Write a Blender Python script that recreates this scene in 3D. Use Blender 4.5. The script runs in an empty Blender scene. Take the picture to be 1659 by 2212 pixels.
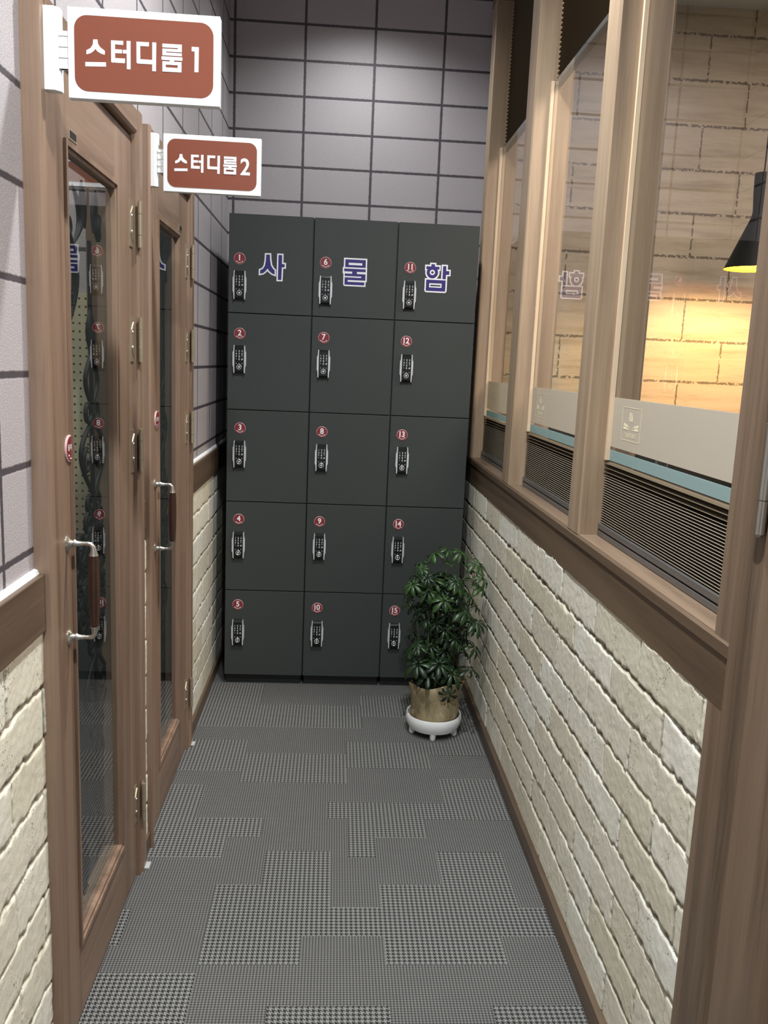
import bpy, bmesh, math, random
import numpy as np
from mathutils import Vector, Matrix, Euler

scene = bpy.context.scene
COL = scene.collection
PI = math.pi
W = 1.079          # corridor width
YB = 0.50          # back wall
CEIL = 2.95

# ------------------------------------------------------------------ camera
cam_d = bpy.data.cameras.new('camera'); cam = bpy.data.objects.new('camera', cam_d); COL.objects.link(cam)
cam_d.sensor_fit = 'VERTICAL'; cam_d.sensor_height = 36.0
cam_d.lens = 1840.58 / 2212.0 * 36.0
cam_d.clip_start = 0.02; cam_d.clip_end = 50
yw, pt, rl = (math.radians(a) for a in (-3.59361137, -9.85791518, -2.47043216))
Rm = Matrix.Rotation(yw, 3, 'Z') @ Matrix.Rotation(pt, 3, 'X') @ Matrix.Rotation(rl, 3, 'Y')
# camera local axes: right = X, up = Z, forward = Y  ->  blender camera looks along -Z with Y up
B = Matrix(((1, 0, 0), (0, 0, -1), (0, 1, 0)))
cam.matrix_world = Matrix.Translation((0.48460396, -3.45805109, 1.35632293)) @ (Rm @ B).to_4x4()
scene.camera = cam

# ------------------------------------------------------------------ view, world, lights
scene.view_settings.view_transform = 'Standard'
scene.view_settings.look = 'None'
scene.view_settings.gamma = 1.0
scene.view_settings.use_curve_mapping = False
scene.view_settings.exposure = 1.15
wd = bpy.data.worlds.new('world'); scene.world = wd; wd.use_nodes = True
wd.node_tree.nodes['Background'].inputs[0].default_value = (0.80, 0.86, 0.95, 1)
wd.node_tree.nodes['Background'].inputs[1].default_value = 0.30

def spot(name, loc, watts, color, size=2.6, blend=1.0, radius=0.045, target=None):
    l = bpy.data.lights.new(name, 'SPOT'); l.energy = watts; l.color = color
    l.spot_size = size; l.spot_blend = blend; l.shadow_soft_size = radius
    o = bpy.data.objects.new(name, l); COL.objects.link(o); o.location = loc
    if target is not None:
        o.rotation_euler = (Vector(target) - Vector(loc)).to_track_quat('-Z', 'Y').to_euler()
    return o
def area(name, loc, watts, color, sx, sy, rot=(0, 0, 0)):
    l = bpy.data.lights.new(name, 'AREA'); l.energy = watts; l.color = color
    l.shape = 'RECTANGLE'; l.size = sx; l.size_y = sy
    o = bpy.data.objects.new(name, l); COL.objects.link(o); o.location = loc; o.rotation_euler = rot
    return o
WHITE = (0.965, 1.0, 1.0)
spot('downlight_middle', (0.62, -1.50, CEIL - 0.03), 75, WHITE, 2.75)
spot('downlight_back', (0.58, 0.06, CEIL - 0.03), 17, WHITE, 2.5)
spot('downlight_front', (0.56, -2.95, CEIL - 0.03), 105, WHITE, 2.6)
area('study_room_light', (2.1, -1.3, CEIL - 0.06), 27, (1.0, 0.83, 0.74), 1.0, 0.5)
area('left_room_light', (-0.6, -1.75, CEIL - 0.5), 7, (1.0, 0.98, 0.92), 0.5, 0.3)

# ------------------------------------------------------------------ materials
def lin(c):
    return tuple((x / 255 / 12.92) if x / 255 <= 0.04045 else ((x / 255 + 0.055) / 1.055) ** 2.4 for x in c) + (1.0,)
class NT:
    def __init__(s, name):
        s.m = bpy.data.materials.new(name); s.m.use_nodes = True
        s.t = s.m.node_tree; s.b = s.t.nodes['Principled BSDF']; s.out = s.t.nodes['Material Output']
    def n(s, kind, **kw):
        nd = s.t.nodes.new(kind)
        for k, v in kw.items():
            setattr(nd, k, v)
        return nd
    def link(s, a, b): s.t.links.new(a, b)
    def set(s, nd, key, v):
        if hasattr(v, 'links') or isinstance(v, bpy.types.NodeSocket): s.link(v, nd.inputs[key])
        else: nd.inputs[key].default_value = v
    def math(s, op, a, b=None, c=None, clamp=False):
        nd = s.n('ShaderNodeMath', operation=op, use_clamp=clamp)
        for i, v in enumerate((a, b, c)):
            if v is not None: s.set(nd, i, v)
        return nd.outputs[0]
    def mix(s, f, a, b, blend='MIX'):
        nd = s.n('ShaderNodeMix', data_type='RGBA', blend_type=blend)
        s.set(nd, 0, f); s.set(nd, 6, a); s.set(nd, 7, b)
        return nd.outputs[2]
    def coord(s, scale=(1, 1, 1)):
        tc = s.n('ShaderNodeTexCoord'); mp = s.n('ShaderNodeMapping')
        mp.inputs['Scale'].default_value = scale
        s.link(tc.outputs['Object'], mp.inputs[0]); return mp.outputs[0]
    def noise(s, vec, scale, detail=3, rough=0.5, dist=0.0):
        nd = s.n('ShaderNodeTexNoise'); s.link(vec, nd.inputs['Vector'])
        nd.inputs['Scale'].default_value = scale; nd.inputs['Detail'].default_value = detail
        nd.inputs['Roughness'].default_value = rough; nd.inputs['Distortion'].default_value = dist
        return nd.outputs[0]
    def ramp(s, v, stops):
        nd = s.n('ShaderNodeValToRGB'); s.link(v, nd.inputs[0])
        e = nd.color_ramp.elements
        while len(e) < len(stops): e.new(0.5)
        for i, (p, c) in enumerate(stops):
            e[i].position = p; e[i].color = c if len(c) == 4 else lin(c)
        return nd.outputs[0]
    def bump(s, h, strength, dist=0.001):
        nd = s.n('ShaderNodeBump'); s.link(h, nd.inputs['Height'])
        nd.inputs['Strength'].default_value = strength; nd.inputs['Distance'].default_value = dist
        s.link(nd.outputs[0], s.b.inputs['Normal'])
    def base(s, v): s.set(s.b, 'Base Color', v)
    def rough(s, v): s.set(s.b, 'Roughness', v)

def plain(name, c, rough=0.5, metal=0.0, vary=0.06, nscale=30, spec=0.5, bump=0.0):
    t = NT(name); v = t.coord(); nz = t.noise(v, nscale, 4)
    a = lin([max(0, x * (1 - vary)) for x in c]); b = lin([min(255, x * (1 + vary)) for x in c])
    t.base(t.mix(nz, a, b)); t.rough(rough); t.b.inputs['Metallic'].default_value = metal
    t.b.inputs['Specular IOR Level'].default_value = spec
    if bump: t.bump(nz, bump, 0.001)
    return t.m

def wood(name, axis, c0, c1, c2, rough=0.42, scale=1.0):
    t = NT(name)
    sc = [60 * scale] * 3; sc[axis] = 1.6 * scale
    sc2 = [16 * scale] * 3; sc2[axis] = 0.5 * scale
    n1 = t.noise(t.coord(tuple(sc2)), 1.0, 4, 0.55, 0.8)
    n2 = t.noise(t.coord(tuple(x * 5 for x in sc)), 1.0, 3, 0.6)
    f = t.math('ADD', t.math('MULTIPLY', n1, 0.75), t.math('MULTIPLY', n2, 0.25))
    t.base(t.ramp(f, [(0.33, c0), (0.48, c1), (0.66, c2)]))
    t.rough(rough); t.bump(n2, 0.12, 0.0006)
    return t.m
WD = ((84, 69, 56), (114, 95, 78), (136, 115, 96))
wood_z = wood('walnut_laminate_upright', 2, *WD)
wood_y = wood('walnut_laminate_lengthwise', 1, *WD)
wood_x = wood('walnut_laminate_crosswise', 0, *WD)
LW_ = ((98, 78, 64), (128, 104, 87), (148, 123, 104))
doorwood_z = wood('door_laminate_upright', 2, *LW_)
doorwood_y = wood('door_laminate_lengthwise', 1, *LW_)
beadwood = wood('pale_bead_wood', 2, (190, 165, 135), (214, 190, 160), (226, 204, 176))
JW = ((150, 128, 102), (172, 150, 124), (188, 166, 140))
post_wood = wood('pale_walnut_upright', 2, (128, 107, 87), (153, 131, 108), (172, 151, 127))
dark_wood_y = wood('dark_rail_wood', 1, (66, 52, 41), (90, 73, 58), (108, 90, 72))

def tile_mat(name, axis, off, pitch, zoff, zp=0.1455, jw=0.0056):
    """grey speckled block wallpaper with stack bond joints; axis 0 = along X, 1 = along Y"""
    t = NT(name); tc = t.n('ShaderNodeTexCoord'); sp = t.n('ShaderNodeSeparateXYZ'); t.link(tc.outputs['Object'], sp.inputs[0])
    vec = tc.outputs['Object']
    wob = t.math('MULTIPLY', t.math('SUBTRACT', t.noise(vec, 90, 3), 0.5), 0.004)
    def dist(s, o, p):
        q = t.math('ADD', t.math('SUBTRACT', s, o), wob)
        m = t.math('FLOORED_MODULO', q, p)
        return t.math('MINIMUM', m, t.math('SUBTRACT', p, m))
    du = dist(sp.outputs[axis], off, pitch); dz = dist(sp.outputs[2], zoff, zp)
    d = t.math('MINIMUM', du, dz)
    jt = t.math('SUBTRACT', 1.0, t.math('SMOOTH_MIN', 1.0, t.math('DIVIDE', t.math('MAXIMUM', t.math('SUBTRACT', d, jw * 0.7), 0.0), jw * 0.5), 0.1), clamp=True)
    n1 = t.noise(vec, 420, 3, 0.75); n2 = t.noise(vec, 7, 3); n3 = t.noise(vec, 950, 2, 0.7)
    sp_ = t.ramp(n1, [(0.30, (120, 114, 116)), (0.46, (169, 162, 165)), (0.56, (182, 175, 178)), (0.70, (232, 226, 229))])
    sp_ = t.mix(t.math('MULTIPLY', n2, 0.35), sp_, lin((167, 160, 163)))
    t.base(t.mix(jt, sp_, lin((72, 66, 73))))
    t.rough(0.55)
    h = t.math('SUBTRACT', t.math('MULTIPLY', n1, 0.6), t.math('MULTIPLY', jt, 1.2))
    t.bump(h, 0.5, 0.0012)
    return t.m
tile_back = tile_mat('grey_block_paper_back', 0, 0.010, 0.300, 1.0240)
tile_left = tile_mat('grey_block_paper_left', 1, -2.160, 0.307, 1.0240)

def stone_mat():
    t = NT('cream_travertine_cladding'); v = t.coord()
    at = t.n('ShaderNodeAttribute', attribute_name='tone'); gr = t.n('ShaderNodeAttribute', attribute_name='groove')
    big = t.noise(v, 9, 4, 0.55); mid = t.noise(v, 40, 4, 0.6)
    a = t.mix(at.outputs['Fac'], lin((212, 206, 184)), lin((238, 237, 228)))
    b = t.mix(t.ramp(big, [(0.35, (0, 0, 0, 1)), (0.65, (1, 1, 1, 1))]), a, lin((220, 214, 194)), 'MIX')
    b = t.mix(0.5, a, b)
    b = t.mix(t.ramp(mid, [(0.55, (0, 0, 0, 1)), (0.78, (0.6, 0.6, 0.6, 1))]), b, lin((194, 188, 168)))
    # small open pores, only in patches
    vo = t.n('ShaderNodeTexVoronoi'); t.link(t.coord((1, 1, 1.0)), vo.inputs['Vector']); vo.inputs['Scale'].default_value = 150
    pore = t.math('LESS_THAN', vo.outputs['Distance'], t.math('MULTIPLY', t.math('SUBTRACT', t.noise(v, 12, 3, 0.6), 0.42), 1.35))
    pore = t.math('MULTIPLY', pore, t.math('GREATER_THAN', t.noise(v, 110, 2), 0.47))
    b = t.mix(t.math('MULTIPLY', pore, 0.7), b, lin((92, 84, 66)))
    b = t.mix(gr.outputs['Fac'], b, lin((74, 64, 48)))
    t.base(b); t.rough(0.7)
    h = t.math('SUBTRACT', t.noise(v, 260, 3, 0.6), t.math('MULTIPLY', pore, 1.5))
    t.bump(h, 0.35, 0.0012)
    return t.m
stone = stone_mat()

def hound(name, cell, veil=0.25):
    """woven houndstooth: warp and weft threads in groups of four, 2/2 twill"""
    t = NT(name); tc = t.n('ShaderNodeTexCoord'); sp = t.n('ShaderNodeSeparateXYZ'); t.link(tc.outputs['Object'], sp.inputs[0])
    th = cell / 8.0
    i = t.math('FLOOR', t.math('DIVIDE', sp.outputs[0], th)); j = t.math('FLOOR', t.math('DIVIDE', sp.outputs[1], th * 0.97))
    wi = t.math('LESS_THAN', t.math('FLOORED_MODULO', i, 8.0), 4.0)
    wj = t.math('LESS_THAN', t.math('FLOORED_MODULO', j, 8.0), 4.0)
    sel = t.math('LESS_THAN', t.math('FLOORED_MODULO', t.math('ADD', i, j), 4.0), 2.0)
    out = t.math('ADD', t.math('MULTIPLY', sel, wi), t.math('MULTIPLY', t.math('SUBTRACT', 1.0, sel), wj))
    nz = t.noise(tc.outputs['Object'], 900, 2, 0.7); nb = t.noise(tc.outputs['Object'], 14, 3)
    lightc = t.mix(nz, lin((104, 104, 102)), lin((158, 158, 154))); darkc = t.mix(nz, lin((30, 30, 32)), lin((54, 53, 56)))
    c = t.mix(out, darkc, lightc)
    c = t.mix(t.math('ADD', t.math('MULTIPLY', nb, 0.2), veil - .1), c, lin((70, 68, 69)))
    t.base(c); t.rough(0.95); t.b.inputs['Specular IOR Level'].default_value = 0.15
    t.bump(t.math('ADD', nz, out), 0.35, 0.0012)
    return t.m
carpet_coarse = hound('carpet_large_houndstooth', 0.0121, .12)
carpet_fine = hound('carpet_small_houndstooth', 0.0072, .34)

def locker_mat():
    t = NT('charcoal_laminate'); v = t.coord(); n = t.noise(v, 600, 3, 0.6); n2 = t.noise(v, 3, 2)
    t.base(t.mix(n, lin((50, 54, 53)), lin((64, 69, 67)))); t.rough(t.math('ADD', t.math('MULTIPLY', n2, 0.1), 0.42))
    t.b.inputs['Specular IOR Level'].default_value = 0.35
    t.bump(n, 0.15, 0.0004); return t.m
locker_m = locker_mat()
locker_edge = plain('charcoal_edge', (36, 40, 40), 0.5)
dark_m = plain('near_black', (16, 16, 16), 0.6)
black_gloss = plain('black_plastic', (20, 22, 23), 0.28, vary=0.1)
chrome = plain('satin_silver', (222, 225, 226), 0.30, 0.45)
handle_m = plain('satin_nickel', (196, 192, 184), 0.26, 0.9)
steel = plain('brushed_steel', (190, 186, 176), 0.3, 0.95)
brass = plain('pale_nickel', (186, 174, 152), 0.36, 0.75)
white_m = plain('white_plastic', (238, 240, 240), 0.35, vary=0.02)
white_face = plain('white_sign_panel', (240, 243, 245), 0.4, vary=0.01)
offwhite = plain('keypad_print', (200, 205, 205), 0.5, vary=0.02)
brown_face = plain('brown_sign_film', (130, 69, 49), 0.32, vary=0.03, nscale=8)
maroon = plain('maroon_badge', (128, 44, 50), 0.35, vary=0.04)
badge_rim = plain('badge_rim', (205, 170, 170), 0.4)
navy = plain('navy_vinyl', (44, 34, 112), 0.5, vary=0.05)
white_v = plain('white_vinyl', (236, 238, 242), 0.5, vary=0.01)
iron = plain('wrought_iron', (14, 15, 16), 0.6, vary=0.2, spec=0.25)
grip_m = plain('dark_rosewood_grip', (52, 32, 24), 0.3, vary=0.3, nscale=60)
ceil_m = plain('ceiling_paint', (215, 215, 212), 0.8, vary=0.02)
roomdark = plain('dim_room_panel', (120, 124, 112), 0.7)
alu = plain('anodised_rail', (112, 110, 108), 0.4, 0.5)
brown_fab = plain('brown_pleated_fabric', (78, 66, 46), 0.85, vary=0.12, nscale=400)
shaded_brown_fab = plain('shaded_brown_pleat', (34, 27, 21), 0.9)  # shade of the blind's folds put into a darker brown
lit_cream_fab = plain('lit_cream_pleat_edge', (188, 176, 150), 0.8)  # light caught by the fold edges, painted as cream
soil_m = plain('potting_soil', (34, 27, 20), 0.95, vary=0.4, nscale=120, bump=0.8)
bulb_glow = None
threshold_m = plain('pale_threshold_strip', (176, 178, 176), 0.5)
backlit_cream = plain('logo_backlit_cream', (240, 232, 200), 0.5)  # bright cream stands in for room light showing through the logo
lamp_black = plain('matt_black_metal', (12, 12, 13), 0.6, spec=0.2)

def glass_mat(name, tint, rough=0.0):
    t = NT(name); b = t.b
    b.inputs['Base Color'].default_value = tint; b.inputs['Roughness'].default_value = rough
    b.inputs['Transmission Weight'].default_value = 1.0; b.inputs['IOR'].default_value = 1.5
    # let light pass the pane the way a thin pane does (shadow rays see a clear sheet)
    gl = t.n('ShaderNodeBsdfGlossy'); gl.inputs['Roughness'].default_value = 0.0
    tr = t.n('ShaderNodeBsdfTransparent'); tr.inputs['Color'].default_value = tint
    # Fresnel of a thin two-sided pane, the same from either side
    ge = t.n('ShaderNodeNewGeometry'); dp = t.n('ShaderNodeVectorMath', operation='DOT_PRODUCT')
    t.link(ge.outputs['Incoming'], dp.inputs[0]); t.link(ge.outputs['Normal'], dp.inputs[1])
    om = t.math('SUBTRACT', 1.0, t.math('ABSOLUTE', dp.outputs['Value'])); f1 = t.math('ADD', 0.04, t.math('MULTIPLY', 0.96, t.math('POWER', om, 5.0)))
    f2 = t.math('DIVIDE', t.math('MULTIPLY', 1.7, f1), t.math('ADD', 1.0, f1))
    mx = t.n('ShaderNodeMixShader'); t.link(f2, mx.inputs[0]); t.link(tr.outputs[0], mx.inputs[1]); t.link(gl.outputs[0], mx.inputs[2])
    nz = t.noise(t.coord(), 2.0, 1); t.link(t.mix(t.math('MULTIPLY', nz, 0.02), (1, 1, 1, 1), (0.97, 0.99, 1, 1)), gl.inputs['Color'])
    t.link(mx.outputs[0], t.out.inputs['Surface'])
    return t.m
glass_right = glass_mat('clear_window_glass', (0.97, 0.98, 0.97, 1))
glass_left = glass_mat('door_glass', (0.76, 0.81, 0.80, 1))

def film_mat(name, c):
    t = NT(name)
    d = t.n('ShaderNodeBsdfDiffuse'); r = t.n('ShaderNodeBsdfTranslucent'); mx = t.n('ShaderNodeMixShader')
    n = t.noise(t.coord(), 300, 2); col = t.mix(n, lin([x * 0.97 for x in c]), lin(c))
    t.link(col, d.inputs[0]); t.link(col, r.inputs[0]); mx.inputs[0].default_value = 0.45
    t.link(d.outputs[0], mx.inputs[1]); t.link(r.outputs[0], mx.inputs[2]); t.link(mx.outputs[0], t.out.inputs['Surface'])
    return t.m
film_up = film_mat('frosted_film', (218, 211, 197))
film_low = film_mat('blue_green_frosted_band', (172, 196, 196))

def emis(name, c, s):
    t = NT(name); t.b.inputs['Emission Color'].default_value = lin(c); t.b.inputs['Emission Strength'].default_value = s
    t.base(lin(c)); return t.m
bulb_m = emis('lit_bulb', (255, 205, 120), 12)
shade_in = plain('yellow_shade_lining', (255, 165, 8), 0.5, vary=0.02)

def room_stone():
    t = NT('large_travertine_paper'); tc = t.n('ShaderNodeTexCoord'); sp = t.n('ShaderNodeSeparateXYZ'); v = tc.outputs['Object']; t.link(v, sp.inputs[0])
    wob = t.math('MULTIPLY', t.math('SUBTRACT', t.noise(v, 60, 4, 0.7), 0.5), 0.016)
    zp = 0.188; z0 = 1.896; L = 0.382
    zz = t.math('SUBTRACT', sp.outputs[2], z0)
    row = t.math('FLOOR', t.math('DIVIDE', zz, zp))
    mz = t.math('FLOORED_MODULO', t.math('ADD', zz, wob), zp); dz = t.math('MINIMUM', mz, t.math('SUBTRACT', zp, mz))
    xo = t.math('ADD', t.math('SUBTRACT', sp.outputs[0], 2.083), t.math('MULTIPLY', t.math('FLOORED_MODULO', row, 2.0), 0.19))
    mx = t.math('FLOORED_MODULO', t.math('ADD', xo, wob), L); dx = t.math('MINIMUM', mx, t.math('SUBTRACT', L, mx))
    d = t.math('MINIMUM', dz, t.math('MULTIPLY', dx, 1.4))
    dash = t.math('GREATER_THAN', t.noise(v, 75, 2), 0.42)
    jt = t.math('MULTIPLY', t.math('LESS_THAN', d, 0.0055), dash)
    st = t.noise(t.coord((2.5, 2.5, 26)), 1.0, 5, 0.65); st2 = t.noise(t.coord((26, 26, 210)), 1.0, 3, 0.6)
    c = t.ramp(st, [(0.30, (178, 162, 138)), (0.50, (204, 190, 168)), (0.75, (216, 204, 182))])
    c = t.mix(t.math('MULTIPLY', t.math('LESS_THAN', st2, 0.345), 0.35), c, lin((120, 104, 80)))
    c = t.mix(t.math('MULTIPLY', jt, 0.8), c, lin((90, 76, 58)))
    t.base(c); t.rough(0.8); t.bump(t.math('MULTIPLY', st2, 0.5), 0.15, 0.001)
    return t.m
room_stone_m = room_stone()

def peg_mat():
    t = NT('cream_pegboard'); tc = t.n('ShaderNodeTexCoord'); sp = t.n('ShaderNodeSeparateXYZ'); t.link(tc.outputs['Object'], sp.inputs[0])
    def dd(o, p, off):
        m = t.math('FLOORED_MODULO', t.math('ADD', o, off), p); return t.math('SUBTRACT', m, p / 2)
    a = dd(sp.outputs[0], 0.0160, 0.0); b = dd(sp.outputs[2], 0.0205, 0.0)
    r = t.math('SQRT', t.math('ADD', t.math('MULTIPLY', a, a), t.math('MULTIPLY', b, b)))
    h = t.math('LESS_THAN', r, 0.0028)
    t.base(t.mix(h, lin((196, 186, 158)), lin((34, 32, 26)))); t.rough(0.7); return t.m
peg_m = peg_mat()

def leaf_mat():
    t = NT('umbrella_leaf'); v = t.coord(); at = t.n('ShaderNodeAttribute', attribute_name='tone')
    n = t.noise(v, 25, 3)
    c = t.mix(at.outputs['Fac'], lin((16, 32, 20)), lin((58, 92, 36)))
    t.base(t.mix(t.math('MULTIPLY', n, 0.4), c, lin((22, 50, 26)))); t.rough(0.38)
    t.b.inputs['Specular IOR Level'].default_value = 0.5
    return t.m
leaf_m = leaf_mat()
stem_m = plain('green_stem', (70, 84, 46), 0.6, vary=0.2)

def burlap_mat():
    t = NT('kraft_washable_paper'); v = t.coord(); n = t.noise(v, 12, 4, 0.6, 1.0); n2 = t.noise(v, 500, 2)
    t.base(t.ramp(n, [(0.3, (112, 98, 70)), (0.5, (150, 136, 104)), (0.7, (172, 158, 126))])); t.rough(0.75)
    t.bump(t.math('ADD', n, t.math('MULTIPLY', n2, 0.3)), 0.5, 0.004); return t.m
burlap = burlap_mat()

# ------------------------------------------------------------------ mesh helpers
class MB:
    def __init__(s): s.v = []; s.f = []; s.mi = []; s.sm = []; s.mats = []
    def m(s, mat):
        if mat not in s.mats: s.mats.append(mat)
        return s.mats.index(mat)
    def add(s, vs, fs, mat, smooth=False):
        o = len(s.v); k = s.m(mat); s.v += [tuple(p) for p in vs]
        for f in fs: s.f.append([i + o for i in f]); s.mi.append(k); s.sm.append(smooth)
    def box(s, x0, x1, y0, y1, z0, z1, mat):
        x0, x1 = sorted((x0, x1)); y0, y1 = sorted((y0, y1)); z0, z1 = sorted((z0, z1))
        vs = [(x, y, z) for x in (x0, x1) for y in (y0, y1) for z in (z0, z1)]
        s.add(vs, [(0, 1, 3, 2), (4, 6, 7, 5), (0, 4, 5, 1), (2, 3, 7, 6), (0, 2, 6, 4), (1, 5, 7, 3)], mat)
    def prism_y(s, poly, z0, z1, mat):
        """poly in (x,y), extruded along z"""
        n = len(poly); vs = [(x, y, z0) for x, y in poly] + [(x, y, z1) for x, y in poly]
        s.add(vs, [tuple(range(n))[::-1], tuple(range(n, 2 * n))] + [(i, (i + 1) % n, (i + 1) % n + n, i + n) for i in range(n)], mat)
    def extr(s, prof, a0, a1, axis, mat, closed=True):
        """profile of two coordinates extruded along axis ('x','y','z'); profile coords are the other two in order"""
        def P(u, w, t): return {'x': (t, u, w), 'y': (u, t, w), 'z': (u, w, t)}[axis]
        n = len(prof); vs = [P(u, w, a0) for u, w in prof] + [P(u, w, a1) for u, w in prof]
        fs = [(i, (i + 1) % n, (i + 1) % n + n, i + n) for i in range(n if closed else n - 1)]
        if closed: fs += [tuple(range(n))[::-1], tuple(range(n, 2 * n))]
        s.add(vs, fs, mat)
    def plate(s, poly, y, th, mat):
        """poly in (x,z), standing at y, thickness th towards -Y"""
        s.k = getattr(s, 'k', 0) + 1; y -= (s.k % 24) * 1.4e-5   # neighbouring plates never share a face
        n = len(poly); vs = [(x, y - th, z) for x, z in poly] + [(x, y, z) for x, z in poly]
        s.add(vs, [tuple(range(n)), tuple(range(n, 2 * n))[::-1]] + [(i, (i + 1) % n, (i + 1) % n + n, i + n) for i in range(n)], mat)
    def tube(s, pts, r, mat, n=8, cap=True):
        pts = [Vector(p) for p in pts]; rs = r if isinstance(r, (list, tuple)) else [r] * len(pts)
        vs = []; prev = None
        for i, p in enumerate(pts):
            t = (pts[min(i + 1, len(pts) - 1)] - pts[max(i - 1, 0)])
            t = t.normalized() if t.length > 1e-9 else Vector((0, 0, 1))
            if prev is None:
                a = Vector((0, 0, 1)) if abs(t.z) < 0.9 else Vector((1, 0, 0)); u = t.cross(a).normalized()
            else:
                u = (prev - t * prev.dot(t)); u = u.normalized() if u.length > 1e-6 else t.orthogonal().normalized()
            prev = u; w = t.cross(u)
            for k in range(n):
                an = 2 * PI * k / n; vs.append(p + (u * math.cos(an) + w * math.sin(an)) * rs[i])
        fs = [(i * n + k, i * n + (k + 1) % n, (i + 1) * n + (k + 1) % n, (i + 1) * n + k) for i in range(len(pts) - 1) for k in range(n)]
        s.add(vs, fs, mat, True)
        if cap:
            s.add(vs[:n], [tuple(range(n))[::-1]], mat); s.add(vs[-n:], [tuple(range(n))], mat)
    def lathe(s, prof, c, mat, n=40, axis='z', closed=False):
        # split the profile at sharp corners so flat faces stay flat
        if len(prof) > 2:
            for i in range(1, len(prof) - 1):
                a = Vector((prof[i][0] - prof[i - 1][0], prof[i][1] - prof[i - 1][1])); b = Vector((prof[i + 1][0] - prof[i][0], prof[i + 1][1] - prof[i][1]))
                if a.length > 1e-7 and b.length > 1e-7 and a.angle(b) > 0.6:
                    s.lathe(prof[:i + 1], c, mat, n, axis); s.lathe(prof[i:], c, mat, n, axis); return
        vs = []
        for r, h in prof:
            for k in range(n):
                a = 2 * PI * k / n; x, y = r * math.cos(a), r * math.sin(a)
                vs.append({'z': (c[0] + x, c[1] + y, c[2] + h), 'x': (c[0] + h, c[1] + x, c[2] + y), 'y': (c[0] + x, c[1] + h, c[2] + y)}[axis])
        m = len(prof)
        fs = [(i * n + k, i * n + (k + 1) % n, (i + 1) * n + (k + 1) % n, (i + 1) * n + k) for i in range(m - 1) for k in range(n)]
        if closed: fs += [((m - 1) * n + k, (m - 1) * n + (k + 1) % n, (k + 1) % n, k) for k in range(n)]
        s.add(vs, fs, mat, True)
    def mesh(s, name):
        me = bpy.data.meshes.new(name); me.from_pydata(s.v, [], s.f)
        for m in s.mats: me.materials.append(m)
        me.polygons.foreach_set('material_index', s.mi); me.polygons.foreach_set('use_smooth', s.sm)
        me.validate(); me.update()
        bm = bmesh.new(); bm.from_mesh(me); bmesh.ops.recalc_face_normals(bm, faces=bm.faces[:]); bm.to_mesh(me); bm.free()
        return me
    def build(s, name, parent=None, bevel=0.0):
        o = bpy.data.objects.new(name, s.mesh(name)); COL.objects.link(o)
        if parent: o.parent = parent
        if bevel:
            b = o.modifiers.new('bevel', 'BEVEL'); b.width = bevel; b.segments = 2; b.limit_method = 'ANGLE'; b.angle_limit = 0.8
        return o
def empty(name, loc=(0, 0, 0)):
    o = bpy.data.objects.new(name, None); COL.objects.link(o); o.location = loc; o.empty_display_size = 0.05; return o
def tag(o, label=None, cat=None, group=None, kind=None):
    if label: o['label'] = label
    if cat: o['category'] = cat
    if group: o['group'] = group
    if kind: o['kind'] = kind
    return o
def struct(o): o['kind'] = 'structure'; return o
def keep(o, parent):
    """parent an object built in world coordinates to an Empty standing elsewhere"""
    o.parent = parent; o.matrix_parent_inverse = Matrix.Translation(parent.location).inverted(); return o
def wbuild(mb, name, parent, bevel=0.0): return keep(mb.build(name, None, bevel), parent)
def text_geo(body, size, embolden=0.0, spacing=1.0):
    c = bpy.data.curves.new('t', 'FONT'); c.body = body; c.size = size; c.offset = embolden; c.align_x = 'CENTER'; c.space_character = spacing
    o = bpy.data.objects.new('t', c); COL.objects.link(o)
    dg = bpy.context.evaluated_depsgraph_get(); dg.update()
    me = bpy.data.meshes.new_from_object(o.evaluated_get(dg))
    vs = [v.co.copy() for v in me.vertices]; fs = [tuple(p.vertices) for p in me.polygons]
    bpy.data.objects.remove(o); bpy.data.curves.remove(c); bpy.data.meshes.remove(me)
    xs = [v.x for v in vs]; ys = [v.y for v in vs]
    cx, cy = (min(xs) + max(xs)) / 2, (min(ys) + max(ys)) / 2
    return [(v.x - cx, v.y - cy) for v in vs], fs
def offset_poly(poly, d):
    n = len(poly); area_ = sum(poly[i][0] * poly[(i + 1) % n][1] - poly[(i + 1) % n][0] * poly[i][1] for i in range(n))
    sg = 1 if area_ > 0 else -1; out = []
    for i in range(n):
        p0, p1, p2 = (Vector(poly[(i + k) % n]) for k in (-1, 0, 1))
        e1 = (p1 - p0).normalized(); e2 = (p2 - p1).normalized()
        n1 = Vector((e1.y, -e1.x)) * sg; n2 = Vector((e2.y, -e2.x)) * sg
        b = n1 + n2; b = b / max(0.35, b.dot(n1)) if b.length > 1e-6 else n1
        out.append(tuple(p1 + b * d))
    return out

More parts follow.
